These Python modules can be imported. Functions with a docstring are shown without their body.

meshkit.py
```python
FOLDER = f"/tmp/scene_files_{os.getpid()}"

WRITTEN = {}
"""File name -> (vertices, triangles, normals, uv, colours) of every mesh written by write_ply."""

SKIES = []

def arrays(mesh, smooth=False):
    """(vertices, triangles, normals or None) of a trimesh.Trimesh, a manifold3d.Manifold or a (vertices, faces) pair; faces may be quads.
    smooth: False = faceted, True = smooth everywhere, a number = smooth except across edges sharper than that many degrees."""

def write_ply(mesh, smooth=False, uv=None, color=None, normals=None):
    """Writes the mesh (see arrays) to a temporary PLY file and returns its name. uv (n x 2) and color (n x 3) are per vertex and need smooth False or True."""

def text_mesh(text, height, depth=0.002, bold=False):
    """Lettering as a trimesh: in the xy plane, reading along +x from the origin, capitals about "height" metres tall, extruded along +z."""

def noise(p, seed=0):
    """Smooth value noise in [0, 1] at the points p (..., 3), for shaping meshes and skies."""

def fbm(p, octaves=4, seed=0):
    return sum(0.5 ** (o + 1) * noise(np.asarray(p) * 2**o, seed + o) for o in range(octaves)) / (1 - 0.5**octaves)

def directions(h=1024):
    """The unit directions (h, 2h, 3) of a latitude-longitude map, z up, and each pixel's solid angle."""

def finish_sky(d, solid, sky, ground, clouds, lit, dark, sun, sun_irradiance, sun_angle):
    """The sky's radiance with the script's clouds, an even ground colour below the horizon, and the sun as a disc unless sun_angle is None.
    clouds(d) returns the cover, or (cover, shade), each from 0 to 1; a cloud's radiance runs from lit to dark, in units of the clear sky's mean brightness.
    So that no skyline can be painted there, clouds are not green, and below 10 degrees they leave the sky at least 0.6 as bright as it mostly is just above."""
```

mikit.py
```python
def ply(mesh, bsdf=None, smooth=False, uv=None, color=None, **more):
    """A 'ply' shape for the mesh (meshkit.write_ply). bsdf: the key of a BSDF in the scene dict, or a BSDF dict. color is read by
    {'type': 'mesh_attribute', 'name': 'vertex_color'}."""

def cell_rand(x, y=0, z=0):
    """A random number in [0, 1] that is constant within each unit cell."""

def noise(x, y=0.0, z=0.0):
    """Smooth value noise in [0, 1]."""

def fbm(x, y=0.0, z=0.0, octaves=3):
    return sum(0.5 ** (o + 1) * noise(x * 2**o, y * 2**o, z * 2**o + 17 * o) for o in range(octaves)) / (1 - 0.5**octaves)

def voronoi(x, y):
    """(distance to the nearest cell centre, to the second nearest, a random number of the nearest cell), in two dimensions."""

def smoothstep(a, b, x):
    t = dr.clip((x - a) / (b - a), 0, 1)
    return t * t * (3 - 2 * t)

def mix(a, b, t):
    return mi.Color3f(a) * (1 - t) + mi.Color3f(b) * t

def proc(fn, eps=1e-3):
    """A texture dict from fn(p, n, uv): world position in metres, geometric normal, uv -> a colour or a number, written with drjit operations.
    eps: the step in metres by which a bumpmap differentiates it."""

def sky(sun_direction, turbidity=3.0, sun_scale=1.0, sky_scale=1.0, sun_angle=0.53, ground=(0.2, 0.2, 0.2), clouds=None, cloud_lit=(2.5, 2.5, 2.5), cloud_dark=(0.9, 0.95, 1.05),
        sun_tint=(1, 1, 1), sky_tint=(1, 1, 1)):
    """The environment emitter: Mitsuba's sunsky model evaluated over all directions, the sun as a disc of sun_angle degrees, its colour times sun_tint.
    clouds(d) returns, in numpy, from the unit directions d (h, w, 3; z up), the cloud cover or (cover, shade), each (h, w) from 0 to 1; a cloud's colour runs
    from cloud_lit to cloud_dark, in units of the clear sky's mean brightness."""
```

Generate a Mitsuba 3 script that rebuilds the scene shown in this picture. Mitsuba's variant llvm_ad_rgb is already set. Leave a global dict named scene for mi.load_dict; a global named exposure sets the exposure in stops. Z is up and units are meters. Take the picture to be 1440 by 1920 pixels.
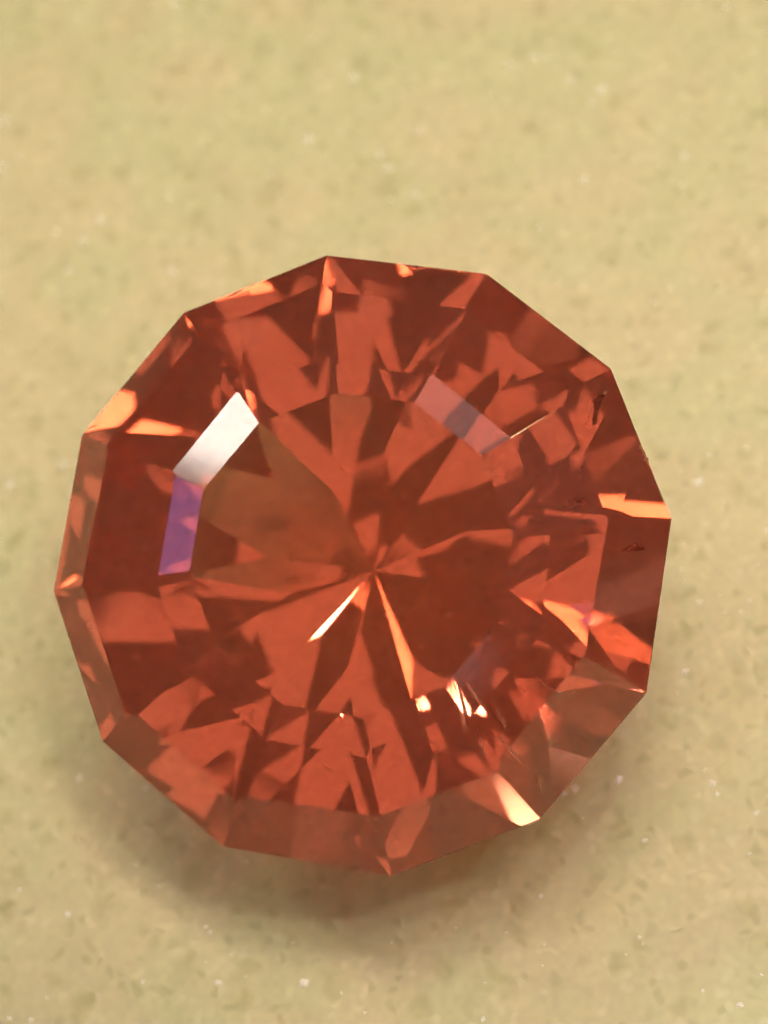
import math
from scipy.spatial import HalfspaceIntersection
import numpy as np, trimesh, drjit as dr, mitsuba as mi, mikit, meshkit
from mikit import proc, noise, fbm, voronoi, cell_rand, smoothstep, mix

P = dict(table_off=(0.024, -0.02), added_back_wall=1.3, tilt=17.0, sink=0.0009, added_cupboard=(0.3, 0.2, 1.3, 0.7), added_cupboard2=(0.6, 0.0, 1.1, 0.65), window=(0.24, 0.0, 0.55, 0.2, 0.14, 0.08, 0.22), added_walls=(0.9, 0.8, 0.75), R=0.015, steps=((0.835, 43.5), (0.62, 29.5), (0.505, 21.0)), pav=41.0, rb=0.40, girdle=0.03, ior=1.715, cut=0.35, split=1.2, seed=22,
         roll=5.4, view=(0.14, -0.13), dist=0.125, fov=16.75, cx=0.083, cy=0.15, aperture=0.0016,
         sun=(98.0, 41.0), sun_angle=27.0, sun_scale=0.11, sky_scale=1.02, sky_tint=(1.05, 1.0, 1.0), sun_tint=(1.0, 0.95, 0.93), exposure=3.05,
         lamp=(0.12, 0.12, 0.8, 0.052, 0.0, 1.7), bulbs=((45.0, 31.0), (62.0, 34.0), (70.0, 28.0), (57.0, 26.0), (78.0, 38.0)), bulb=(0.4, 0.007, 24.0), phone=(0.04, 0.06, -0.044, 0.03),
         absorb=(3.5, 54.0, 78.0), haze=17.0, stone=(0.63, 0.585, 0.285))
#PARAMS
scene, labels = {}, {}

# ---------------------------------------------------------------- pose of the gem, camera, light
R = P['R']
tp = math.radians(P['tilt'])                       # how far the gem's axis leans towards the bottom of the picture
a0 = math.radians(P['roll'] + 270)                 # the pavilion facet the gem rests on points down the picture
up_l = np.array([0, 1.0, 0])
# gem frame -> world: turn the outward normal of the resting facet to straight down
n_l = np.array([math.sin(tp) * math.cos(a0), math.sin(tp) * math.sin(a0), -math.cos(tp)])
def frame(z, y):
    z = z / np.linalg.norm(z); x = np.cross(y, z); x /= np.linalg.norm(x)
    return np.stack([x, np.cross(z, x), z], 1)
A = frame(-n_l, up_l)                              # columns: local axes that become world x, y, z
ROT = A.T                                          # world = ROT @ local
v_l = np.array([P['view'][0], P['view'][1], 1.0])
V = ROT @ (v_l / np.linalg.norm(v_l))              # towards the camera
UP = ROT @ up_l
UP = UP - V * (UP @ V); UP /= np.linalg.norm(UP)
RIGHT = np.cross(UP, V)
culet_l = np.array([0, 0, -(P['girdle'] / 2 + math.tan(math.radians(P['pav']))) * R])
LIFT = -(ROT @ culet_l)[2] - P['sink']             # its point sits in a small pit of the stone
GEM = lambda p: np.asarray(p) @ ROT.T + np.array([0, 0, LIFT])
centre = GEM(np.zeros(3))
eye = centre + V * P['dist'] 
target = centre + RIGHT * P['cx'] * R + UP * P['cy'] * R
eye = eye + (target - centre)
T = mi.ScalarTransform4f
scene['camera'] = {'type': 'thinlens', 'fov': P['fov'], 'fov_axis': 'x', 'near_clip': 0.005, 'far_clip': 20.0,
                   'aperture_radius': P['aperture'], 'focus_distance': float(P['dist'] - 0.1 * R),
                   'to_world': T().look_at(origin=eye.tolist(), target=target.tolist(), up=UP.tolist())}
sm, sl = math.radians(P['roll'] + 135), math.radians(P['steps'][-1][1])
star_n = ROT @ np.array([math.sin(sl) * math.cos(sm), math.sin(sl) * math.sin(sm), math.cos(sl)])
st_p = GEM(np.array([0.57 * math.cos(sm), 0.57 * math.sin(sm), 0.33]) * R)
w = (eye - st_p) / np.linalg.norm(eye - st_p)
LAMP = 2 * (star_n @ w) * star_n - w               # the way the bright step facet at the upper left of the table mirrors
az, off = (math.radians(x) for x in P['sun'])
SUN = math.cos(off) * V + math.sin(off) * (math.cos(az) * RIGHT + math.sin(az) * UP)
scene['sky'] = mikit.sky(SUN.tolist(), turbidity=3, sun_scale=P['sun_scale'], sky_scale=P['sky_scale'], sun_angle=P['sun_angle'], clouds=lambda d: 1.0,
                         sun_tint=P['sun_tint'], sky_tint=P['sky_tint'], cloud_lit=(1, 1, 1))
exposure = P['exposure']
lw, lh, ld, lx, ly, power = P['lamp']              # a flat panel lamp at the upper left
lc = st_p + LAMP * ld
LX = np.cross([0, 0, 1.0], -LAMP); LX /= np.linalg.norm(LX); LY = np.cross(-LAMP, LX)
lc = lc + LX * lx + LY * ly
M = np.eye(4); M[:3, :3] = np.stack([LX * lw / 2, LY * lh / 2, -LAMP], 1); M[:3, 3] = lc
scene['panel_lamp__diffuser'] = {'type': 'rectangle', 'to_world': T(M.tolist()), 'emitter': {'type': 'area', 'radiance': {'type': 'rgb', 'value': [power * c for c in (1.0, 0.93, 0.8)]}}}

bd, br, bp = P['bulb']                             # small unseen bulbs added to set off glints in the gem, behind the phone
ball = []
for k, (az, off) in enumerate(P['bulbs']):
    az, off = math.radians(az), math.radians(off)
    c = centre + bd * (math.cos(off) * V + math.sin(off) * (math.cos(az) * RIGHT + math.sin(az) * UP))
    ball.append(c)
    scene['added_glint_lamp__bulb' + ('_%03d' % k if k else '')] = mikit.ply(trimesh.creation.icosphere(3, br).apply_translation(c), smooth=True,
        emitter={'type': 'area', 'radiance': {'type': 'rgb', 'value': [bp * x for x in (1.0, 0.86, 0.95)]}})

wdx, wdy, wd, wdh, wr, wg, wb = P['window']        # a window with the blue light of evening, far to the left
wa = math.radians(P['roll'] + 165)
wn = ROT @ np.array([math.sin(sl) * math.cos(wa), math.sin(sl) * math.sin(wa), math.cos(sl)])
wp = GEM(np.array([0.57 * math.cos(wa), 0.57 * math.sin(wa), 0.3]) * R)
w = (eye - wp) / np.linalg.norm(eye - wp)
WIN = 2 * (wn @ w) * wn - w
WN = np.array([RIGHT[0], RIGHT[1], 0.0]); WN /= np.linalg.norm(WN)
WX = np.cross([0, 0, 1.0], WN)
wc = wp + WIN * ((-wd - wp @ WN) / (WIN @ WN)) + np.array([0, 0, wdy])
M = np.eye(4); M[:3, :3] = np.stack([WX * wdx / 2, np.array([0, 0, 1.0]) * wdh / 2, WN], 1); M[:3, 3] = wc
scene['window__pane'] = {'type': 'rectangle', 'to_world': T(M.tolist()), 'emitter': {'type': 'area', 'radiance': {'type': 'rgb', 'value': [wr, wg, wb]}}}

# ---------------------------------------------------------------- stone surface
def stone_colour(p, n, uv):
    """A pale yellow composite of fine grains: soft warm and greenish drifts, olive grains under the polish, paler crumbs."""
    x, y = p.x * 1000, p.y * 1000                   # millimetres
    wx, wy = x + 0.7 * (noise(x * 1.3, y * 1.3, 4) - 0.5), y + 0.7 * (noise(x * 1.3, y * 1.3, 9) - 0.5)
    c = mix((1.03, 0.99, 0.98), (0.97, 1.01, 0.96), smoothstep(0.3, 0.7, fbm(x * 0.22, y * 0.22, 1, octaves=3)))
    c = c * (0.94 + 0.12 * fbm(x * 0.7, y * 0.7, 2, octaves=4))
    c = c * (0.955 + 0.09 * noise(x * 3.1, y * 3.1, 5))
    d1, d2, r = voronoi(wx * 0.62, wy * 0.62)
    c = mix(c, c * mi.Color3f(0.88, 0.88, 0.80), smoothstep(0.6, 0.9, r) * smoothstep(0.55, 0.1, d1))
    d1, d2, r = voronoi(wx * 1.25 + 31, wy * 1.25 - 17)
    c = mix(c, c * mi.Color3f(0.86, 0.87, 0.80), smoothstep(0.65, 0.95, r) * smoothstep(0.55, 0.1, d1))
    c = mix(c, c * mi.Color3f(1.10, 1.10, 1.16), smoothstep(0.4, 0.1, r) * smoothstep(0.55, 0.1, d1))
    return c * mi.Color3f(*P['stone'])


scene['stone_bsdf'] = {'type': 'principled', 'base_color': proc(stone_colour), 'roughness': 0.42, 'specular': 0.4}


def graded(lo, hi, step, far):
    """Evenly spaced from lo to hi, then ever wider out to -far and far."""
    mid = np.arange(lo, hi + step / 2, step)
    out, s, a = [], step, hi
    while a < far:
        s *= 1.5; a += s; out.append(a)
    out2, s, a = [], step, lo
    while a > -far:
        s *= 1.5; a -= s; out2.append(a)
    return np.concatenate([out2[::-1], mid, out])


gx, gy = graded(-0.034, 0.036, 0.00025, 1.5), graded(-0.03, 0.05, 0.00025, 1.5)
X, Y = np.meshgrid(gx, gy)


def relief(x, y):
    q = np.stack([x, y, np.zeros_like(x)], -1) * 1000
    near = np.clip(1 - (np.hypot(x, y) - 0.05) / 0.05, 0, 1)
    tip = ROT @ culet_l
    pit = np.clip(1 - np.hypot(x - tip[0], y - tip[1]) / (2.4 * P['sink']), 0, 1)
    return -1.15 * P['sink'] * pit ** 1.0 + near * (0.00007 * (meshkit.fbm(q * 0.9, 3, 11) - 0.72) + 0.00006 * (meshkit.fbm(q * 0.25, 2, 5) - 0.72))


Z = np.minimum(relief(X, Y), 0)
i, j = np.meshgrid(np.arange(len(gy) - 1), np.arange(len(gx) - 1), indexing='ij')
w_ = len(gx)
quads = np.stack([i * w_ + j, i * w_ + j + 1, (i + 1) * w_ + j + 1, (i + 1) * w_ + j], -1).reshape(-1, 4)
scene['stone_surface'] = mikit.ply((np.stack([X, Y, Z], -1).reshape(-1, 3), quads), 'stone_bsdf', smooth=True)
labels['stone_surface'] = {'kind': 'structure', 'label': 'pale yellow grainy polished stone under the gemstone'}

# pale mineral flakes in the stone, a little proud of it
rng = np.random.default_rng(8)
scene['flake_bsdf'] = {'type': 'principled', 'base_color': {'type': 'rgb', 'value': (0.88, 0.84, 0.60)}, 'roughness': 0.3}
flakes = []
hubs = np.stack([rng.uniform(-0.034, 0.036, 120), rng.uniform(-0.03, 0.05, 120)], 1)
for k in range(620):
    c = hubs[rng.integers(120)] + rng.normal(0, 0.0012, 2) if k % 3 == 0 else np.array([rng.uniform(-0.034, 0.036), rng.uniform(-0.03, 0.05)])
    size = 0.00006 + 0.00022 * rng.random() ** 3.5
    m = trimesh.creation.icosphere(1, size)
    m.vertices *= 1 + rng.normal(0, 0.22, (len(m.vertices), 1))
    m.vertices *= [1, rng.uniform(0.5, 1.0), 0.3]
    a = rng.uniform(0, 6.28)
    m.apply_transform(trimesh.transformations.rotation_matrix(a, [0, 0, 1]))
    m.apply_translation([c[0], c[1], float(min(relief(c[0:1], c[1:2])[0], 0)) + 0.00001])
    flakes.append(m)
scene['stone_surface__flake'] = mikit.ply(trimesh.util.concatenate(flakes), 'flake_bsdf')
labels['stone_surface__flake'] = {'kind': 'stuff', 'label': 'tiny pale mineral flakes in the stone'}

# ---------------------------------------------------------------- gem
OUTLINE = [(918, 517), (612, 472), (335, 575), (138, 810), (88, 1108), (187, 1393), (420, 1590), (735, 1643), (1010, 1540), (1208, 1310), (1258, 990), (1150, 705)]
OUTLINE = np.array([((x - 672) / 588, (1054 - y) / 588) for x, y in OUTLINE])     # the girdle's corners, counter-clockwise


def gem_facets():
    """Hand cut: every facet is a plane that is a little off, and the stone is what lies inside all of them. A twelve-sided table, three rows of step facets
    down to the girdle, twelve facets to the culet and twelve triangles between them under the girdle."""
    rng = np.random.default_rng(P['seed'])
    planes, names = [], []

    def add(name, slope, azimuth, point, down=False):
        slope, azimuth = slope + rng.normal() * P['cut'], azimuth + math.radians(rng.normal() * P['cut'])
        t = math.radians(slope)
        n = np.array([math.sin(t) * math.cos(azimuth), math.sin(t) * math.sin(azimuth), -math.cos(t) if down else math.cos(t)])
        planes.append(np.append(n, -n @ np.asarray(point)))
        names.append(name)

    c15, g2 = math.cos(math.radians(15)), P['girdle'] / 2
    z, r0, levels = g2, 1.0, []
    for r, slope in P['steps']:
        levels.append((r0, z, slope))
        z += (r0 - r) * c15 * math.tan(math.radians(slope))
        r0 = r
    planes.append(np.array([0, 0, 1.0, -z]))
    names.append('table')
    tp = math.tan(math.radians(P['pav']))
    for k in range(12):
        p, q = OUTLINE[k], OUTLINE[(k + 1) % 12]
        m, e = (p + q) / 2, q - p
        az = math.atan2(-e[0], e[1])
        d = m @ np.array([math.cos(az), math.sin(az)])
        planes.append(np.array([math.cos(az), math.sin(az), 0, -d]))
        names.append('girdle_facet')
        for (r, zz, slope), name in zip(levels, ('lower_step_facet', 'middle_step_facet', 'upper_step_facet')):
            rr = d if r == 1.0 else r * c15
            off = np.array(P['table_off']) * (0 if r == 1.0 else 1)      # the table was cut a little off centre
            add(name, slope, az, (rr * math.cos(az) + off[0], rr * math.sin(az) + off[1], zz))
        for side in (-P['split'], P['split']):
            add('lower_girdle_facet', math.degrees(math.atan(tp * (1 - P['rb'] * c15) / (c15 - P['rb']))), az + math.radians(side), (d * math.cos(az), d * math.sin(az), -g2), True)
        pa, pr = math.atan2(p[1], p[0]), np.hypot(*p)
        first = abs((math.degrees(pa) - 275.4 + 180) % 360 - 180) < 5
        keep = P['cut']
        if first:
            P['cut'] = 0.0                          # the facet that the stone rests on
            pa = math.radians(P['roll'] + 270)
        add('pavilion_facet', P['pav'], pa, (0, 0, -g2 - tp), True)
        P['cut'] = keep
    planes = np.array(planes)
    corners = HalfspaceIntersection(planes, np.zeros(3)).intersections
    unique = []
    for c in corners:
        if not any(np.abs(c - u).max() < 2e-4 for u in unique):
            unique.append(c)
    unique = np.array(unique)
    out = []
    for pl, name in zip(planes, names):
        on = np.abs(unique @ pl[:3] + pl[3]) < 4e-4
        if on.sum() < 3:
            continue
        c = unique[on]
        u = np.cross(pl[:3], [0.3, 0.5, 0.81]); u /= np.linalg.norm(u)
        v = np.cross(pl[:3], u)
        o = c - c.mean(0)
        out.append((name, c[np.argsort(np.arctan2(o @ v, o @ u))] * R))
    return out


scene['gem_glass'] = {'type': 'dielectric', 'int_ior': P['ior'], 'ext_ior': 1.0}
ab = np.array(P['absorb']) / (R / 0.015)
hz = P['haze']
st = ab + hz
scene['girdle_glass'] = {'type': 'roughdielectric', 'distribution': 'ggx', 'alpha': 0.35, 'int_ior': P['ior'], 'ext_ior': 1.0}      # the girdle is ground, not polished
scene['gem_interior'] = {'type': 'homogeneous', 'scale': float(st.max()), 'sigma_t': {'type': 'rgb', 'value': [float(x / st.max()) for x in st]}, 'albedo': {'type': 'rgb', 'value': [float(hz / x) for x in st]}}
FACETS = gem_facets()
count = {}
for kind, poly in FACETS:
    n = len(poly)
    f = [[0, i, i + 1] for i in range(1, n - 1)]
    key = 'gemstone__' + kind
    c = count[key] = count.get(key, -1) + 1
    if c: key += f'_{c:03d}'
    scene[key] = mikit.ply(trimesh.Trimesh(GEM(poly), f, process=False), 'girdle_glass' if kind == 'girdle_facet' else 'gem_glass', interior={'type': 'ref', 'id': 'gem_interior'})
labels['gemstone'] = {'label': 'orange red twelve sided faceted gemstone lying on the pale yellow grainy stone', 'category': 'gemstone'}

# what lies inside the stone: dark crack and specks near the right edge, glints of light built as peach slivers at the lower right, small chips on the girdle
scene['dark_inclusion_bsdf'] = {'type': 'twosided', 'bsdf': {'type': 'principled', 'base_color': {'type': 'rgb', 'value': (0.42, 0.14, 0.07)}, 'roughness': 0.6}}
scene['painted_glint_bsdf'] = {'type': 'twosided', 'bsdf': {'type': 'principled', 'base_color': {'type': 'rgb', 'value': (0.95, 0.60, 0.40)}, 'roughness': 0.35}}  # peach colour stands in for light glinting off fractures
scene['chip_bsdf'] = {'type': 'twosided', 'bsdf': {'type': 'principled', 'base_color': {'type': 'rgb', 'value': (0.72, 0.52, 0.34)}, 'roughness': 0.5}}


def at(x, y, z):
    """The point inside the stone z above its girdle that shows near the photograph's pixel x, y."""
    return GEM(np.array([(x - 672) / 588, (1054 - y) / 588, z]) * R)


def sliver(points, widths, thick, jag, seed):
    """A ragged thin body along the points."""
    r = np.random.default_rng(seed)
    p = np.array(points, float)
    t = np.linspace(0, 1, 9)
    s_ = np.linspace(0, 1, len(p))
    line = np.stack([np.interp(t, s_, p[:, k]) for k in range(3)], 1)
    wid = np.interp(t, np.linspace(0, 1, len(widths)), widths) * (1 + jag * r.normal(size=9))
    d = np.gradient(line, axis=0); d /= np.linalg.norm(d, axis=1, keepdims=True)
    axis = ROT @ np.array([0, 0, 1.0])
    side = np.cross(d, axis); side /= np.linalg.norm(side, axis=1, keepdims=True)
    line = line + side * (jag * np.mean(widths) * r.normal(size=(9, 1)))
    v = np.concatenate([np.stack([line + side * wid[:, None], line + axis * thick, line - side * wid[:, None], line - axis * thick], 1)]).reshape(-1, 3)
    return trimesh.Trimesh(v, trimesh.convex.convex_hull(v).faces, process=False) if jag == 0 else trimesh.Trimesh(v, [[a * 4 + b, a * 4 + (b + 1) % 4, (a + 1) * 4 + (b + 1) % 4] for a in range(8) for b in range(4)]
        + [[a * 4 + b, (a + 1) * 4 + (b + 1) % 4, (a + 1) * 4 + b] for a in range(8) for b in range(4)] + [[0, 2, 1], [0, 3, 2], [32, 33, 34], [32, 34, 35]], process=False)


def put(name, mesh, bsdf):
    key = 'gemstone__' + name
    c = count[key] = count.get(key, -1) + 1
    scene[key + (f'_{c:03d}' if c else '')] = mikit.ply(mesh, bsdf)


U = R / 588
for n_, (pts, wid, z) in enumerate([(((1143, 752), (1120, 775), (1110, 802), (1107, 822)), (3, 9, 6, 4), 0.06), (((1165, 1050), (1185, 1042), (1205, 1046)), (2, 6, 3), 0.04),
                                    (((1062, 968), (1082, 962), (1102, 968)), (3, 10, 4), 0.09), (((1203, 852), (1212, 875), (1217, 890)), (2, 5, 2), 0.03), (((163, 1172), (170, 1177)), (4, 4), 0.04)]):
    put('dark_inclusion', sliver([at(x, y, z) for x, y in pts], [w * U for w in wid], 5 * U, 0.25, 40 + n_), 'dark_inclusion_bsdf')
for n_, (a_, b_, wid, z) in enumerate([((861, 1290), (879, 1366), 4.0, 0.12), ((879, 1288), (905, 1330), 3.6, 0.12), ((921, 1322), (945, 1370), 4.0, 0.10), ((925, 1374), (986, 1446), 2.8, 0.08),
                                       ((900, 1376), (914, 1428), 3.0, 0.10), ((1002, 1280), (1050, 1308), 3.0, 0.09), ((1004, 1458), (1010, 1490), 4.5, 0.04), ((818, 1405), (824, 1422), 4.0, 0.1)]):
    put('painted_glint', sliver([at(*a_, z), at(*b_, z - 0.02)], [wid * U * 0.5, wid * U, wid * U * 0.4], 2 * U, 0.12, 60 + n_), 'painted_glint_bsdf')
for n_, (a_, b_, wid) in enumerate([((757, 495), (800, 503), 5.0), ((420, 550), (452, 538), 2.5), ((146, 800), (186, 790), 2.0), ((985, 1552), (1008, 1541), 2.5)]):
    put('girdle_chip', sliver([at(*a_, 0.012), at(*b_, 0.012)], [wid * U * 0.4, wid * U, wid * U * 0.3], 3 * U, 0.25, 80 + n_), 'chip_bsdf')

# ---------------------------------------------------------------- the phone that takes the picture
scene['phone_bsdf'] = {'type': 'principled', 'base_color': {'type': 'rgb', 'value': (0.02, 0.02, 0.022)}, 'roughness': 0.35}
pw, ph, ox, oy = P['phone']
m = trimesh.creation.box((pw * 2, ph * 2, 0.008))
M = np.eye(4); M[:3, :3] = np.stack([RIGHT, UP, V], 1); M[:3, 3] = eye + V * 0.006 + RIGHT * ox + UP * oy
m.apply_transform(M)
scene['phone'] = mikit.ply(m, 'phone_bsdf')
labels['phone'] = {'label': 'black phone held close above the gemstone', 'category': 'phone'}
scene['lamp_bsdf'] = {'type': 'principled', 'base_color': {'type': 'rgb', 'value': (0.3, 0.3, 0.3)}, 'roughness': 0.4}
m = trimesh.creation.box((lw + 0.02, lh + 0.02, 0.02))
M = np.eye(4); M[:3, :3] = np.stack([LX, LY, -LAMP], 1); M[:3, 3] = lc + LAMP * 0.0125
scene['panel_lamp__housing'] = mikit.ply(m.apply_transform(M), 'lamp_bsdf')
bars = []
for u0, v0, u1, v1 in [(-1, -1, 1, -1), (1, -1, 1, 1), (1, 1, -1, 1), (-1, 1, -1, -1)]:
    e0, e1 = [wc + WX * (u * (wdx / 2 + 0.01)) + np.array([0, 0, v * (wdh / 2 + 0.01)]) for u, v in ((u0, v0), (u1, v1))]
    bars.append(trimesh.creation.cylinder(radius=0.012, segment=[e0, e1], sections=8))
scene['window__frame'] = mikit.ply(trimesh.util.concatenate(bars), 'lamp_bsdf', smooth=30)
labels['window'] = {'label': 'small window with blue evening light to the left', 'category': 'window'}
# dark cupboards, unseen, added right and near so those facets mirror no low sky
scene['added_cupboard_bsdf'] = {'type': 'principled', 'base_color': {'type': 'rgb', 'value': (0.07, 0.035, 0.02)}, 'roughness': 0.5}
CX = np.array([RIGHT[0], RIGHT[1], 0]); CX /= np.linalg.norm(CX)
for key, facing, (cd, cs, cw, chh), said in (('added_cupboard', 0.0, P['added_cupboard'], 'unseen dark brown cabinet added at the right to keep low sky off the facets'), ('added_cupboard_001', -90.0, P['added_cupboard2'], 'unseen dark brown cabinet added at the near side to keep low sky off the facets')):
    CF = np.eye(4); CF[:3, :3] = np.stack([CX, np.cross([0, 0, 1.0], CX), [0, 0, 1.0]], 1)
    CF = trimesh.transformations.rotation_matrix(math.radians(facing), [0, 0, 1]) @ CF
    def added_cupboard_part(name, size, at_, bs='added_cupboard_bsdf'):
        m = trimesh.creation.box(size).apply_translation(np.array(at_) + [0, cs, 0])
        scene[key + '__' + name] = mikit.ply(m.apply_transform(CF), bs)
    added_cupboard_part('carcass', (0.3, cw, chh), (cd + 0.17, 0, chh / 2 + 0.002))
    for k in (0, 1):
        e = ('', '_001')[k]
        added_cupboard_part('door' + e, (0.018, cw / 2 - 0.008, chh - 0.03), (cd + 0.010, (k - 0.5) * cw / 2, chh / 2 + 0.002))
        added_cupboard_part('knob' + e, (0.02, 0.02, 0.02), (cd - 0.009, (k - 0.5) * 0.08, chh / 2), 'lamp_bsdf')
    labels[key] = {'label': said, 'category': 'added_cupboard'}
# unseen brown panelling added left and far to hide low sky from the facets
wh, wl, wb_ = P['added_walls']
scene['added_wall_bsdf'] = {'type': 'principled', 'base_color': {'type': 'rgb', 'value': (0.085, 0.045, 0.03)}, 'roughness': 0.6}
WF = np.eye(4); WF[:3, :3] = np.stack([CX, np.cross([0, 0, 1.0], CX), [0, 0, 1.0]], 1)
for key, said, horizontal in (('added_left_wall', 'unseen dark brown panelled wall added at the left behind the window to hide low sky', 0), ('added_back_wall', 'unseen dark brown panelled wall added at the far side to hide low sky', 1)):
    n_ = 8
    for k in range(n_):
        u = (k + 0.5) * 1.4 / n_ - 0.7
        m = trimesh.creation.box((0.02, 1.4 / n_ - 0.004, wh) if not horizontal else (1.1 / n_ - 0.004, 0.02, P['added_back_wall']))
        m.apply_translation((-wd - 0.022, u, wh / 2 + 0.002) if not horizontal else (u * 1.1 / 1.4 - 0.03, wb_, P['added_back_wall'] / 2 + 0.002))
        scene[key + '__panel' + ('_%03d' % k if k else '')] = mikit.ply(m.apply_transform(WF), 'added_wall_bsdf')
    labels[key] = {'label': said, 'category': 'wall'}
labels['panel_lamp'] = {'label': 'square panel lamp to the left of the gemstone', 'category': 'lamp'}
for k, c in enumerate(ball):
    m = trimesh.creation.cylinder(radius=br * 0.7, height=br * 2, sections=24).apply_translation(c + np.array([0, 0, br * 1.9]))
    scene['added_glint_lamp__socket' + ('_%03d' % k if k else '')] = mikit.ply(m, 'lamp_bsdf', smooth=30)
hub = np.mean(ball, 0) + [0, 0, 0.05]
bar = trimesh.util.concatenate([trimesh.creation.cylinder(radius=0.003, segment=[c + [0, 0, br * 2.8], hub], sections=12) for c in ball])
scene['added_glint_lamp__bar'] = mikit.ply(bar, 'lamp_bsdf', smooth=30)
labels['added_glint_lamp'] = {'label': 'unseen small bulbs added above the gemstone to make glints in it', 'category': 'lamp'}
